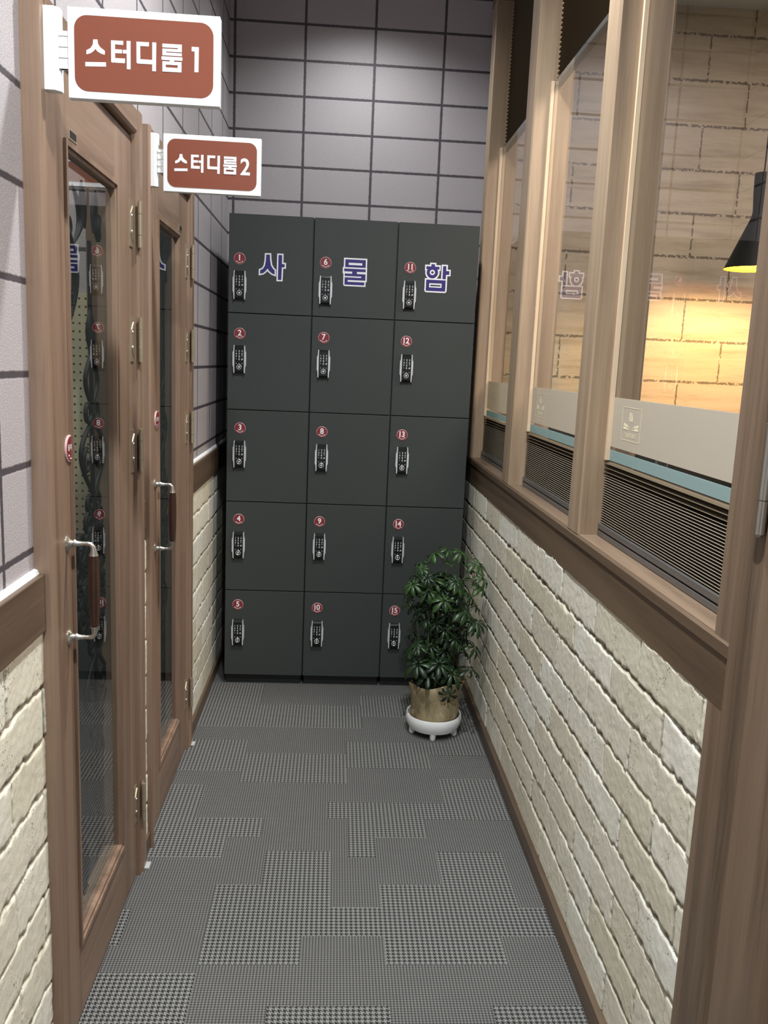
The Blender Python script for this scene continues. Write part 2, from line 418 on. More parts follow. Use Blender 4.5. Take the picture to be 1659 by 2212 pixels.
# ------------------------------------------------------------------ numpy noise + stone cladding
def vnoise(x, y, seed, sx, sy):
    rs = np.random.RandomState(seed); G = rs.rand(257, 257)
    u = x * sx; v = y * sy; i = np.floor(u).astype(int); j = np.floor(v).astype(int); fu = u - i; fv = v - j
    fu = fu * fu * (3 - 2 * fu); fv = fv * fv * (3 - 2 * fv)
    a = G[i % 257, j % 257]; b = G[(i + 1) % 257, j % 257]; c = G[i % 257, (j + 1) % 257]; d = G[(i + 1) % 257, (j + 1) % 257]
    return (a * (1 - fu) + b * fu) * (1 - fv) + (c * (1 - fu) + d * fu) * fv
def stone_panel(name, parent, xface, sgn, y0, y1, z0, z1, rows, jy, blen, seed, step=0.004):
    """rough split-face cladding as a real height field; sgn = +1 faces +X, -1 faces -X"""
    ny = int((y1 - y0) / step) + 1; nz = int((z1 - z0) / step) + 1
    ys = np.linspace(y0, y1, ny); zs = np.linspace(z0, z1, nz); Y, Z = np.meshgrid(ys, zs, indexing='ij')
    wz = (vnoise(Y, Z, seed, 60, 60) - .5) * .0085 + (vnoise(Y, Z, seed + 1, 22, 22) - .5) * .0032
    wy = (vnoise(Y, Z, seed + 2, 70, 70) - .5) * .006
    rows = np.array(sorted(rows)); k = np.searchsorted(rows, Z + wz); lo = rows[np.clip(k - 1, 0, len(rows) - 1)]; hi = rows[np.clip(k, 0, len(rows) - 1)]
    dz = np.minimum(np.abs(Z + wz - lo), np.abs(Z + wz - hi))
    off = np.where(k % 2 == 0, 0.0, blen / 2)
    rj = np.random.RandomState(seed + 9).rand(64) * 0.03
    q = Y + wy - jy - off - rj[k % 64]; b = np.floor(q / blen); mq = q - b * blen; dy = np.minimum(mq, blen - mq)
    jwz = .0020 + .0038 * vnoise(Y, Z, seed + 3, 28, 5); jwy = .0010 + .0026 * vnoise(Y, Z, seed + 4, 5, 30)
    gz = np.clip(1 - dz / jwz, 0, 1) ** .6; gy = np.clip(1 - dy / jwy, 0, 1) ** .6 * .8
    # chipped scallops just beside the bed joints
    chip = np.clip(vnoise(Y, Z, seed + 5, 95, 95) * 1.6 - .75, 0, 1) * np.clip(1 - dz / .013, 0, 1) * np.clip(vnoise(Y, Z, seed + 6, 6, 12) * 2.2 - .5, 0, 1)
    g = np.maximum(gz, gy)
    ids = ((k * 131 + b.astype(int) * 17 + seed) % 997).astype(int); rt = np.random.RandomState(seed + 7).rand(997)
    tone = rt[ids]; lift = (np.random.RandomState(seed + 8).rand(997)[ids] - .5) * .0026
    tilt = (np.random.RandomState(seed + 11).rand(997)[ids] - .5) * .018 * (Z - (lo + hi) / 2)
    edge = np.clip(1 - np.minimum(dz, dy * 1.5) / .004, 0, 1) ** 2 * .0010
    h = lift + tilt - g * .008 - chip * .0065 - edge + (vnoise(Y, Z, seed + 12, 30, 30) - .5) * .0009 + (vnoise(Y, Z, seed + 13, 130, 130) - .5) * .0009
    X = xface + sgn * h
    V = np.stack([X, Y, Z], -1).reshape(-1, 3)
    idx = np.arange(ny * nz).reshape(ny, nz)
    a, b_, c, d = idx[:-1, :-1], idx[1:, :-1], idx[1:, 1:], idx[:-1, 1:]
    F = np.stack([a, b_, c, d] if sgn > 0 else [a, d, c, b_], -1).reshape(-1, 4)
    # skirts so the slab has real edges 25 mm deep
    ring = np.concatenate([idx[:, 0], idx[-1, 1:], idx[-2::-1, -1], idx[0, -2:0:-1]])
    R2 = V[ring].copy(); R2[:, 0] = xface - sgn * .02
    o = len(V); V = np.concatenate([V, R2]); n = len(ring); ii = np.arange(n); jj = (ii + 1) % n
    S = np.stack([ring[ii], o + ii, o + jj, ring[jj]] if sgn > 0 else [ring[ii], ring[jj], o + jj, o + ii], -1)
    F = np.concatenate([F, S])
    me = bpy.data.meshes.new(name); me.vertices.add(len(V)); me.vertices.foreach_set('co', V.astype(np.float32).ravel())
    me.loops.add(len(F) * 4); me.loops.foreach_set('vertex_index', F.astype(np.int32).ravel())
    me.polygons.add(len(F)); me.polygons.foreach_set('loop_start', np.arange(0, len(F) * 4, 4, dtype=np.int32))
    me.update(calc_edges=True)
    sm = np.ones(len(F), dtype=bool); sm[-n:] = False; me.polygons.foreach_set('use_smooth', sm)
    for nm, ar in (('tone', tone), ('groove', np.clip(g * 1.2 * (.25 + vnoise(Y, Z, seed + 14, 40, 40) * 1.6), 0, 1) * .9)):
        at = me.attributes.new(nm, 'FLOAT', 'POINT'); full = np.concatenate([ar.reshape(-1), np.full(n, .4)]).astype(np.float32); at.data.foreach_set('value', full)
    me.materials.append(stone)
    ob = bpy.data.objects.new(name, me); COL.objects.link(ob)
    if parent: ob.parent = parent
    return ob

# ------------------------------------------------------------------ floor
XR = 3.3; XL = -1.9; YF = -5.2
RECTS = [(0, .230, -.435, -.008), (.230, .629, -.435, -.220), (.629, 1.08, -.330, -.114), (.940, 1.064, -.552, -.330),
 (0, .215, -.788, -.549), (.215, .563, -.865, -.653), (.563, 1.064, -.650, -.552), (.563, .855, -.757, -.650), (1.060, 1.08, -.786, -.650),
 (0, .112, -1.084, -.885), (.501, 1.08, -1.084, -.985), (.872, 1.060, -.985, -.826), (1.061, 1.08, -1.283, -.887),
 (0, .214, -1.291, -1.084), (.214, .312, -1.188, -1.084), (.561, .640, -1.286, -1.084), (.640, .795, -1.184, -1.084),
 (.812, .997, -1.509, -1.255), (.644, .812, -1.509, -1.411), (.331, .515, -1.509, -1.257), (.215, .331, -1.509, -1.416),
 (.216, 1.067, -1.617, -1.509), (.216, .445, -1.716, -1.617), (.644, .927, -1.716, -1.617), (1.062, 1.08, -1.758, -1.375),
 (0, .023, -1.651, -1.518), (0, .216, -1.935, -1.743), (.382, .644, -1.95, -1.844), (.866, 1.062, -1.95, -1.845)]
rg = random.Random(5)
yy = -1.95
while yy > -3.6:
    for cx_ in (0.0, .215, .43, .644, .86):
        if rg.random() < .5: RECTS.append((cx_, min(cx_ + rg.choice((.215, .3)), 1.08), yy - rg.choice((.1, .2)), yy))
    yy -= .215
RECTS = [r for r in RECTS if r]
xs = sorted({XL, 0.0, 1.08, XR} | {r[0] for r in RECTS} | {r[1] for r in RECTS}); ys_ = sorted({YF, YB + .1} | {r[2] for r in RECTS} | {r[3] for r in RECTS})
fl = MB()
vi = {}
for i, x in enumerate(xs):
    for j, y in enumerate(ys_): vi[i, j] = len(fl.v); fl.v.append((x, y, 0.0))
ka, kb = fl.m(carpet_fine), fl.m(carpet_coarse)
for i in range(len(xs) - 1):
    for j in range(len(ys_) - 1):
        cx_, cy_ = (xs[i] + xs[i + 1]) / 2, (ys_[j] + ys_[j + 1]) / 2
        c = any(r[0] < cx_ < r[1] and r[2] < cy_ < r[3] for r in RECTS)
        fl.f.append([vi[i, j], vi[i + 1, j], vi[i + 1, j + 1], vi[i, j + 1]]); fl.mi.append(kb if c else ka); fl.sm.append(False)
fo = len(fl.v)
fl.box(XL, XR, YF, YB + .1, -.06, -.004, carpet_fine)
struct(fl.build('floor'))
m = MB(); m.box(XL, XR, YF, YB + .1, CEIL, CEIL + .08, ceil_m); struct(m.build('ceiling'))

# ------------------------------------------------------------------ back wall
m = MB(); m.box(XL, 1.20, YB, YB + .1, 0, CEIL, tile_back); struct(m.build('wall_back'))
m = MB(); m.box(1.20, XR, YB, YB + .1, 1.10, CEIL, room_stone_m); m.box(1.20, XR, YB - .02, YB + .1, 0, 1.10, dark_m); struct(m.build('wall_study_room_back'))
m = MB(); m.box(XR, XR + .1, -3.6, YB + .1, 0, CEIL, roomdark); struct(m.build('wall_study_room_side'))
m = MB(); m.box(1.20, XR, -3.6, -3.5, 0, CEIL, roomdark); struct(m.build('wall_study_room_front'))

# ------------------------------------------------------------------ left wall
D1 = (-2.030, -1.322); D2 = (-1.250, -0.580)       # door frame extents
XT = -0.012
m = MB()
def lw(y0, y1, z0, z1): m.box(XT - .10, XT, y0, y1, z0, z1, tile_left)
lw(YF, D1[0], .98, CEIL); lw(D1[1], D2[0], .98, CEIL); lw(D2[1], YB, .98, CEIL)
lw(D1[0], D1[1], 1.88, CEIL); lw(D2[0], D2[1], 1.88, CEIL)
m.box(XT - .10, -.022, YF, D1[0], 0, .98, dark_m); m.box(XT - .10, -.022, D1[1], D2[0], 0, .98, dark_m); m.box(XT - .10, -.022, D2[1], YB, 0, .98, dark_m)
wl = struct(m.build('wall_left'))
rowsL = [.127, .218, .311, .402, .497, .596, .692, .784]
stone_panel('stone_cladding', wl, .000, 1, -3.35, D1[0] + .002, .048, .884, rowsL + [-.06, .884], -2.205 + .15, .30, 11, .0038)
stone_panel('stone_cladding', wl, .004, 1, D1[1] - .002, D2[0] + .002, .048, .884, [r + .01 for r in rowsL] + [-.06, .884], -1.70, .30, 31, .0038)
stone_panel('stone_cladding', wl, .000, 1, D2[1] - .002, YB - .002, .048, .884, [r + .015 for r in rowsL] + [-.06, .884], -.40, .28, 51, .0042)
def rail(name, x0, x1, y0, y1, z0, z1, mat, n=None):
    m = MB(); m.box(x0, x1, y0, y1, z0, z1, mat); return struct(m.build(name, None, .0015))
rail('trim_1', -.03, .006, YF, D1[0], .884, .983, dark_wood_y)
rail('trim_2', -.03, .006, D1[1], D2[0], .884, .983, dark_wood_y)
rail('trim_3', -.03, .006, D2[1], YB, .884, .983, dark_wood_y)
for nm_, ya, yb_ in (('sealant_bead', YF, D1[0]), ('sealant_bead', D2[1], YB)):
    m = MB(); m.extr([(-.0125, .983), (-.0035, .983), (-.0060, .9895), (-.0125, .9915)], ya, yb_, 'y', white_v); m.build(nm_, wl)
rail('baseboard_left', -.02, .010, YF, D1[0], 0, .05, dark_wood_y)
rail('baseboard_left', -.02, .012, D1[1], D2[0], 0, .05, dark_wood_y)
rail('baseboard_left', -.02, .010, D2[1], YB, 0, .05, dark_wood_y)

# ------------------------------------------------------------------ left doors
def scroll(c, r0, r1, turns, start, flip=1, n=26):
    """flat spiral in the YZ plane"""
    pts = []
    for i in range(n + 1):
        t = i / n; r = r0 + (r1 - r0) * t; a = start + flip * turns * 2 * PI * t
        pts.append((c[0] + r * math.cos(a), c[1] + r * math.sin(a)))
    return pts
def make_grille(yc, zc, parent, x):
    g = MB()
    def st(pts, w=.0042): g.tube([(x, p[0], p[1]) for p in pts], w, iron, 6)
    st([(yc, .26), (yc, 1.58)], .0045)
    for v in (1, -1):                       # upper and lower halves mirror each other
        Z = lambda z: zc + v * (z - zc)
        for s in (1, -1):
            Yf = lambda d: yc + s * d
            # long loop
            st([(Yf(.004 + .040 * math.sin(PI * t / 14)), Z(1.245 + .10 * (1 - t / 14) * 1.0)) for t in range(15)], .005)
            st([(Yf(.026 + .020 * math.cos(2 * PI * t / 16)), Z(1.228 + .020 * math.sin(2 * PI * t / 16))) for t in range(17)], .0048)
            # tear drop
            st([(Yf(.006 + .078 * math.sin(PI * (t / 18) ** .8) ** 1.1), Z(1.205 - .150 * t / 18)) for t in range(19)], .0052)
            st([(Yf(.082 - p[0]), Z(1.125 + p[1])) for p in scroll((.040, 0), .030, .010, .85, PI / 2, 1, 18)], .0048)
            # small curls under the tear drop
            st([(Yf(p[0]), Z(p[1])) for p in scroll((.026, 1.035), .024, .008, 1.3, -PI / 2, 1)], .0048)
            st([(Yf(p[0]), Z(p[1])) for p in scroll((.040, .992), .026, .008, 1.3, PI / 2, -1)], .0048)
            # dense heart
            st([(Yf(.012 + .105 * math.sin(PI * t / 16)), Z(.985 - .11 * t / 16)) for t in range(17)], .0065)
            st([(Yf(.012 + .062 * math.sin(PI * t / 16)), Z(.975 - .10 * t / 16)) for t in range(17)], .006)
            st([(Yf(p[0]), Z(p[1])) for p in scroll((.098, .955), .034, .010, 1.2, -PI / 2, 1)], .006)
            st([(Yf(p[0]), Z(p[1])) for p in scroll((.070, .905), .030, .009, 1.4, PI, -1)], .006)
            st([(Yf(p[0]), Z(p[1])) for p in scroll((.122, .895), .026, .008, 1.3, PI / 2, 1)], .0055)
            st([(Yf(p[0]), Z(p[1])) for p in scroll((.034, .930), .020, .006, 1.3, 0, 1)], .0055)
            # leaf tails
            st([(Yf(.004 + .014 * math.sin(PI * t / 10)), Z(1.35 + .09 * t / 10)) for t in range(11)], [.002 + .004 * math.sin(PI * t / 10) for t in range(11)])
            # corner vines
            st([(Yf(.150 - .05 * math.sin(PI * t / 12)), Z(1.40 + .20 * t / 12)) for t in range(13)], [.002 + .006 * math.sin(PI * t / 12) for t in range(13)])
            st([(Yf(p[0]), Z(p[1])) for p in scroll((.150, 1.585), .034, .012, .9, -PI / 2, 1)], .0065)
            st([(Yf(p[0]), Z(p[1])) for p in scroll((.150, 1.46), .030, .012, .8, PI / 2, -1)], .0065)
            st([(Yf(.11 - .05 * math.sin(PI * t / 12)), Z(1.56 + .11 * t / 12)) for t in range(13)], [.002 + .006 * math.sin(PI * t / 12) for t in range(13)])
            st([(Yf(.03 + .02 * t / 8), Z(1.60 + .09 * t / 8)) for t in range(9)], [.002 + .006 * math.sin(PI * t / 8) for t in range(9)])
    return wbuild(g, 'iron_grille', parent)
def make_left_door(name, y0, y1, ymid_grille):
    """y0 near outer edge of the frame, y1 far outer edge"""
    root = empty(name, ((0), (y0 + y1) / 2, 0)); struct(root)
    XF = .018; XLf = .004; XG = -.004
    fw = .030; fwr = .058
    L0, L1 = y0 + fw, y1 - fwr; G0, G1 = L0 + .140, L1 - .150; ZG0, ZG1 = .180, 1.700; ZT = 1.838; ZF = 1.900
    fr = MB()
    # moulded frame: stepped profile in (x, y) extruded upright
    fr.extr([(-.10, y0), (XF - .004, y0), (XF, y0 + .004), (XF, y0 + fw - .008), (XF - .006, y0 + fw - .002), (-.012, y0 + fw), (-.10, y0 + fw)], 0, ZF, 'z', doorwood_z)
    fr.extr([(-.10, y1 - fwr), (-.012, y1 - fwr), (XF - .006, y1 - fwr + .004), (XF - .006, y1 - fwr + .016), (XF, y1 - fwr + .020), (XF, y1 - .005), (XF - .004, y1), (-.10, y1)], 0, ZF, 'z', doorwood_z)
    fr.extr([(-.10, ZT + .004), (-.012, ZT + .004), (XF - .004, ZT + .008), (XF, ZT + .014), (XF, ZF - .004), (XF - .004, ZF), (-.10, ZF)], y0 + fw, y1 - fwr, 'y', doorwood_y)
    fr.box(-.06, -.042, y0 + fw, y1 - fwr, 0, ZT, dark_m) if False else None
    wbuild(fr, 'door_frame', root)
    lf = MB()
    lf.box(-.036, XLf, L0 + .002, G0, .010, ZT, doorwood_z)
    lf.box(-.036, XLf, G1, L1 - .003, .010, ZT, doorwood_z)
    lf.box(-.036, XLf, G0, G1, .010, ZG0, doorwood_y)
    lf.box(-.036, XLf, G0, G1, ZG1, ZT, doorwood_y)
    wbuild(lf, 'door_leaf', root)
    # glazing bead: raised double step around the glass, mitred
    bd = MB()
    def ring(a, x0, x1, w, zm):
        o = [(G0 - a, ZG0 - a), (G1 + a, ZG0 - a), (G1 + a, ZG1 + a), (G0 - a, ZG1 + a)]
        i = [(G0 - a + w, ZG0 - a + w), (G1 + a - w, ZG0 - a + w), (G1 + a - w, ZG1 + a - w), (G0 - a + w, ZG1 + a - w)]
        vs = [(x, p[0], p[1]) for x in (x0, x1) for q in (o, i) for p in q]
        fs = []
        for k in range(4):
            l = (k + 1) % 4
            fs += [(8 + k, 8 + l, 12 + l, 12 + k), (k, l, 8 + l, 8 + k), (4 + k, 4 + l, 12 + l, 12 + k)]
        bd.add(vs, fs, zm)
    ring(.016, XLf - .006, XLf + .005, .010, doorwood_z)
    ring(.006, XG - .012, XLf + .001, .008, doorwood_z)
    wbuild(bd, 'glazing_bead', root)
    gl = MB(); gl.box(XG - .001, XG, G0 - .004, G1 + .004, ZG0 - .004, ZG1 + .004, glass_left)
    gl.f = gl.f[1:2]; gl.mi = gl.mi[1:2]; gl.sm = gl.sm[1:2]
    gl.v = gl.v[:]
    wbuild(gl, 'glass_pane', root)
    make_grille(ymid_grille, .875, root, -.032)
    # pull handle
    hy = y0 + .130 if name == 'door_1' else y0 + .118
    h = MB()
    for hz, sg in ((1.008, -1), (.829, 1)):
        h.lathe([(.0, -.002), (.0150, -.002), (.0150, .001), (.0125, .003), (.0070, .006), (.0062, .010), (.0078, .013), (.0050, .018), (.0040, .030), (.0042, .038)], (XLf, hy, hz), handle_m, 24, 'x')
        h.tube([(XLf + .036, hy, hz), (XLf + .042, hy, hz + sg * .001), (XLf + .046, hy, hz + sg * .006), (XLf + .047, hy, hz + sg * .014), (XLf + .047, hy, hz + sg * .022)], [.0042, .0045, .0046, .0060, .0088], handle_m, 16)
    hnd = wbuild(h, 'pull_handle', root)
    gp = MB(); gp.lathe([(.0, .852), (.0078, .852), (.0082, .860), (.0098, .890), (.0104, .930), (.0098, .965), (.0086, .986), (.0, .986)], (XLf + .047, hy, 0), grip_m, 24)
    gpo = gp.build('grip'); gpo.parent = hnd
    tag(gpo, 'dark turned wooden grip')
    # hinges
    for zb in (.158, 1.074, 1.336, 1.597):
        g = MB(); yk = L1 + .003
        for a, b in ((0, .0275), (.0285, .0745), (.0755, .103)):
            g.tube([(XF + .005, yk, zb + a), (XF + .005, yk, zb + b)], .0052, brass, 14)
        g.box(XLf, XLf + .002, yk - .026, yk - .002, zb, zb + .103, brass)
        g.extr([(yk - .002, zb + .012), (yk - .021, zb + .030), (yk - .021, zb + .074), (yk - .002, zb + .092)], XLf + .002, XLf + .0035, 'x', brass)
        g.box(XF - .001, XF + .0015, yk + .002, yk + .018, zb, zb + .103, brass)
        for zc in (.034, .069): g.lathe([(.0, .0028), (.0022, .0022), (.0032, 0)], (XLf + .0034, yk - .017, zb + zc), chrome, 12, 'x')
        wbuild(g, 'hinge', root)
    # round pull sticker
    s = MB(); sy = y0 + .150 if name == 'door_1' else y0 + .138; sz = 1.180
    s.lathe([(.0, .0030), (.0235, .0030), (.0250, .0022), (.0250, 0)], (XLf, sy, sz), badge_rim, 40, 'x')
    s.lathe([(.0, .0034), (.0222, .0034), (.0222, .0030)], (XLf, sy, sz), maroon, 40, 'x')
    v2, f2 = text_geo('당겨요', .0125, .0003)
    s.add([(XLf + .0038, sy - u if False else sy + u, sz + w + .003) for u, w in v2], f2, white_v)
    for sg in (1, -1):
        s.add([(XLf + .0038, sy + sg * .004, sz - .0135), (XLf + .0038, sy + sg * .015, sz - .0085), (XLf + .0038, sy + sg * .014, sz - .0125)], [(0, 1, 2)], white_v)
    s.add([(XLf + .0038, sy - .008, sz - .0165), (XLf + .0038, sy + .008, sz - .0165), (XLf + .0038, sy + .004, sz - .0185), (XLf + .0038, sy - .004, sz - .0185)], [(0, 1, 2, 3)], white_v)
    so = wbuild(s, 'pull_sticker', root); tag(so, 'round maroon sticker with white lettering')
    # pale corner pad at the foot of the far jamb
    return root, (L0, L1, G0, G1)
d1, info1 = make_left_door('door_1', D1[0], D1[1], -1.598)
d2, info2 = make_left_door('door_2', D2[0], D2[1], -.880)
# small recessed closer plate in the top rail of the leaves
for rt_, yq in ((d1, D1[0] + .185), (d2, D2[1] - .20)):
    m = MB(); m.box(.003, .0052, yq, yq + .045, 1.722, 1.740, brass); m.box(.0052, .0056, yq + .004, yq + .041, 1.725, 1.737, dark_m)
    wbuild(m, 'latch_plate', rt_)
# white door stop beads on the floor at the hinge jambs
for yq in (D1[1] - .030, D2[1] - .030):
    m = MB(); m.box(.012, .030, yq, yq + .030, 0, .006, threshold_m)
    tag(m.build('door_stop', None, .002), 'small pale floor stop at the foot of the %s study room door jamb' % ('nearer' if yq < -1 else 'farther'), 'door stop')

# rooms behind the left doors
m = MB()
m.box(XL, -.112, -1.20, -1.17, 1.50, CEIL, tile_left); m.box(XL, -.142, -1.204, -1.17, 0, .88, plain('grey_wainscot', (96, 104, 104), .6))
m.box(XL, -.142, -1.206, -1.17, .88, 1.50, peg_m); m.box(-.142, -.131, -1.222, -1.17, 0, CEIL, dark_m); m.box(-.131, -.112, -1.206, -1.17, 0, CEIL, roomdark)
struct(m.build('wall_study_room_partition'))
m = MB(); m.box(XL - .1, XL, YF, YB + .1, 0, CEIL, roomdark); struct(m.build('wall_study_room_far'))
m = MB(); m.box(XL, -.112, -2.75, -2.70, 0, CEIL, roomdark); struct(m.build('wall_study_room_near'))

# ------------------------------------------------------------------ right wall: cladding, sill, windows
XW = W; XG = 1.137
m = MB(); m.box(1.10, 1.20, -2.232, YB, 0, .866, dark_m); m.box(1.118, 1.20, .27, YB, .86, CEIL, tile_back); wr = struct(m.build('wall_right'))
rowsR = [.143, .233, .322, .412, .500, .589, .688, .775]
stone_panel('stone_cladding', wr, XW, -1, -2.232, YB - .002, .048, .868, rowsR + [-.05, .868], -1.94 - .28 * 4 - .14, .28, 71, .0038)
rail('baseboard_right', 1.064, 1.10, -2.29, YB, 0, .050, dark_wood_y)
# rail / sill with a thin raised lip
m = MB(); m.extr([(1.0775, .866), (1.0775, .945), (1.0745, .949), (1.0745, .967), (1.0785, .971), (1.20, .971), (1.20, .866)], -2.2875, .30, 'y', dark_wood_y)
struct(m.build('trim_4'))
m = MB(); m.box(1.080, 1.20, -2.232, .22, .9705, .9725, wood_y); struct(m.build('trim_5'))
HZ = 2.80
m = MB(); m.box(1.076, 1.20, -3.6, .30, HZ, CEIL, wood_y); struct(m.build('trim_6', None, .002))
posts = [(.200, .275), (-.638, -.524), (-1.478, -1.383)]
for k, (a, b) in enumerate(posts):
    m = MB(); m.extr([(1.077, a + .004), (1.081, a), (1.20, a), (1.20, b), (1.081, b), (1.077, b - .004)], .9725, HZ, 'z', post_wood)
    struct(m.build('trim_%d' % (7 + k)))
bays = [(-.524, .200), (-1.383, -.638), (-2.226, -1.478)]
GZ0, GZ1 = 1.155, 2.245
def zig(z0, z1, n, x0, x1, y0, y1, mb, mu, md, lip=None):
    """pleated fabric: real folded sheet"""
    p = (z1 - z0) / n
    for i in range(n):
        a, b, c = z0 + i * p, z0 + (i + .5) * p, z0 + (i + 1) * p
        mb.add([(x1, y0, a), (x1, y1, a), (x0, y1, b), (x0, y0, b)], [(0, 1, 2, 3)], md)
        if lip is not None:
            e = b + p * .26
            mb.add([(x0, y0, b), (x0, y1, b), (x0 + .0006, y1, e), (x0 + .0006, y0, e)], [(0, 1, 2, 3)], lip); b = e
        mb.add([(x0, y0, b), (x0, y1, b), (x1, y1, c), (x1, y0, c)], [(0, 1, 2, 3)], mu)
LOGO = None
wlabels = [('far end beside the lockers', 'farthest'), ('middle bay', 'middle'), ('nearest bay', 'nearest')]
for k, (a, b) in enumerate(bays):
    w = empty('window_%d' % (k + 1), (XG, (a + b) / 2, GZ0)); struct(w)
    g = MB(); g.v = [(XG, a, GZ0), (XG, b, GZ0), (XG, b, GZ1), (XG, a, GZ1)]; g.f = [[0, 3, 2, 1]]; g.m(glass_right); g.mi = [0]; g.sm = [False]
    wbuild(g, 'glass_pane', w)
    g = MB()
    g.box(XG - .011, XG - .001, b - .010, b, GZ0, GZ1, beadwood); g.box(XG - .011, XG - .001, a, a + .010, GZ0, GZ1, beadwood)
    wbuild(g, 'glazing_bead', w)
    g = MB(); g.box(XG - .0010, XG - .0003, a + .010, b - .010, 1.188, 1.302, film_up); wbuild(g, 'frosted_film', w)
    g = MB(); g.box(XG - .0010, XG - .0003, a + .010, b - .010, GZ0, 1.180, film_low); wbuild(g, 'frosted_band', w)
    # logo: rounded frame, books, open pages, lettering
    g = MB(); xl = XG - .0014; yc = b - .135; zc = 1.2475
    def Lp(pts): g.add([(xl, yc - u, zc + v) for u, v in pts], [tuple(range(len(pts)))], backlit_cream)
    def rr(w_, h_, r_, n=6):
        P = []
        for cx_, cy_, s0 in ((w_ - r_, h_ - r_, 0), (-w_ + r_, h_ - r_, 1), (-w_ + r_, -h_ + r_, 2), (w_ - r_, -h_ + r_, 3)):
            for i in range(n + 1): P.append((cx_ + r_ * math.cos(PI / 2 * (s0 + i / n)), cy_ + r_ * math.sin(PI / 2 * (s0 + i / n))))
        return P
    A_, B_ = rr(.061, .037, .006), rr(.0585, .0355, .0045)
    n_ = len(A_); g.add([(xl, yc - u, zc + v) for u, v in A_ + B_], [(i, (i + 1) % n_, (i + 1) % n_ + n_, i + n_) for i in range(n_)], backlit_cream)
    for u0, wd_, sl in ((-.013, .005, 0), (-.0065, .004, .001), (-.001, .005, 0), (.006, .0045, .0045)):
        Lp([(u0, .006), (u0 + wd_, .006), (u0 + wd_ - sl, .026), (u0 - sl, .026)])
    for s in (1, -1):
        for o_ in (0, .0085): Lp([(s * .006, -.013), (s * .022, -.002 - o_ * .5), (s * .048, .002 - o_), (s * .048, -.004 - o_), (s * .024, -.0075 - o_ * .6)])
    v2, f2 = text_geo('THE STUDY', .0125, .0004); g.add([(xl, yc - u, zc - .0245 + v) for u, v in v2], f2, backlit_cream)
    wbuild(g, 'logo_decal', w)  # flat decal on the film, painted bright as if lit from behind
    # blind
    bl = empty('pleated_blind', (1.148, (a + b) / 2, .974))
    tag(bl, ['brown pleated blind in the narrow window bay next to the lockers', 'brown pleated blind in the middle window bay between two wooden posts', 'brown pleated blind in the wide nearest window bay, bottom lines boldest'][k], 'blind', 'pleated blinds in the window bays')
    g = MB(); zig(GZ1 + .004, HZ, 40, 1.143, 1.157, a + .002, b - .002, g, brown_fab, brown_fab); wbuild(g, 'upper_fabric', bl)
    g = MB(); zig(1.004, 1.122, 20, 1.1285, 1.140, a + .004, b - .004, g, shaded_brown_fab, shaded_brown_fab, lit_cream_fab)
    zig(1.122, 1.152, 3, 1.1265, 1.140, a + .003, b - .003, g, brown_fab, shaded_brown_fab); wbuild(g, 'lower_fabric', bl)
    g = MB(); g.box(1.124, 1.146, a + .002, b - .002, .9735, .9855, alu); g.box(1.128, 1.144, a + .004, b - .004, .9855, .9895, dark_m); g.box(1.124, 1.146, a + .002, b - .002, .9895, 1.003, alu)
    wbuild(g, 'bottom_rail', bl, .001)
    g = MB(); g.box(1.140, 1.160, a + .002, b - .002, GZ1 - .012, GZ1 + .004, alu); wbuild(g, 'top_rail', bl, .001)

# near door on the right side
d3 = empty('door_3', (XW, -2.7, 0)); struct(d3)
m = MB(); m.extr([(1.078, -2.288), (1.078, -2.232), (1.20, -2.232), (1.20, -2.288)], 0, HZ, 'z', wood_z)
m.extr([(1.074, -2.288), (1.074, -2.305), (1.070, -2.309), (1.070, -2.338), (1.074, -2.343), (1.082, -2.352), (1.20, -2.352), (1.20, -2.288)], 0, HZ, 'z', wood_z)
wbuild(m, 'door_frame', d3)
m = MB()
m.extr([(1.076, -2.356), (1.073, -2.360), (1.073, -2.470), (1.077, -2.480), (1.083, -2.486), (1.083, -2.492), (1.115, -2.492), (1.115, -2.356)], .01, 2.0, 'z', wood_z)
m.box(1.073, 1.115, -3.10, -3.0, .01, 2.0, wood_z); m.box(1.073, 1.115, -3.0, -2.492, .01, .18, wood_y); m.box(1.073, 1.115, -3.0, -2.492, 1.88, 2.0, wood_y)
wbuild(m, 'door_leaf', d3)
m = MB(); m.box(1.070, 1.20, -3.20, -3.105, 0, HZ, wood_z); m.box(1.074, 1.20, -3.105, -2.352, 2.004, HZ, wood_y); wbuild(m, 'far_frame', d3)
g = MB(); g.v = [(1.094, -3.0, .18), (1.094, -2.492, .18), (1.094, -2.492, 1.88), (1.094, -3.0, 1.88)]; g.f = [[0, 3, 2, 1]]; g.m(glass_right); g.mi = [0]; g.sm = [False]; wbuild(g, 'glass_pane', d3)
m = MB()
for a, b in ((1.150, 1.196), (1.197, 1.30)): m.tube([(1.066, -2.352, a), (1.066, -2.352, b)], .0075, steel, 18)
m.lathe([(.0, -.006), (.004, -.004), (.006, 0)], (1.066, -2.352, 1.150), steel, 14)
m.box(1.070, 1.074, -2.352, -2.335, 1.15, 1.30, steel); wbuild(m, 'hinge', d3)

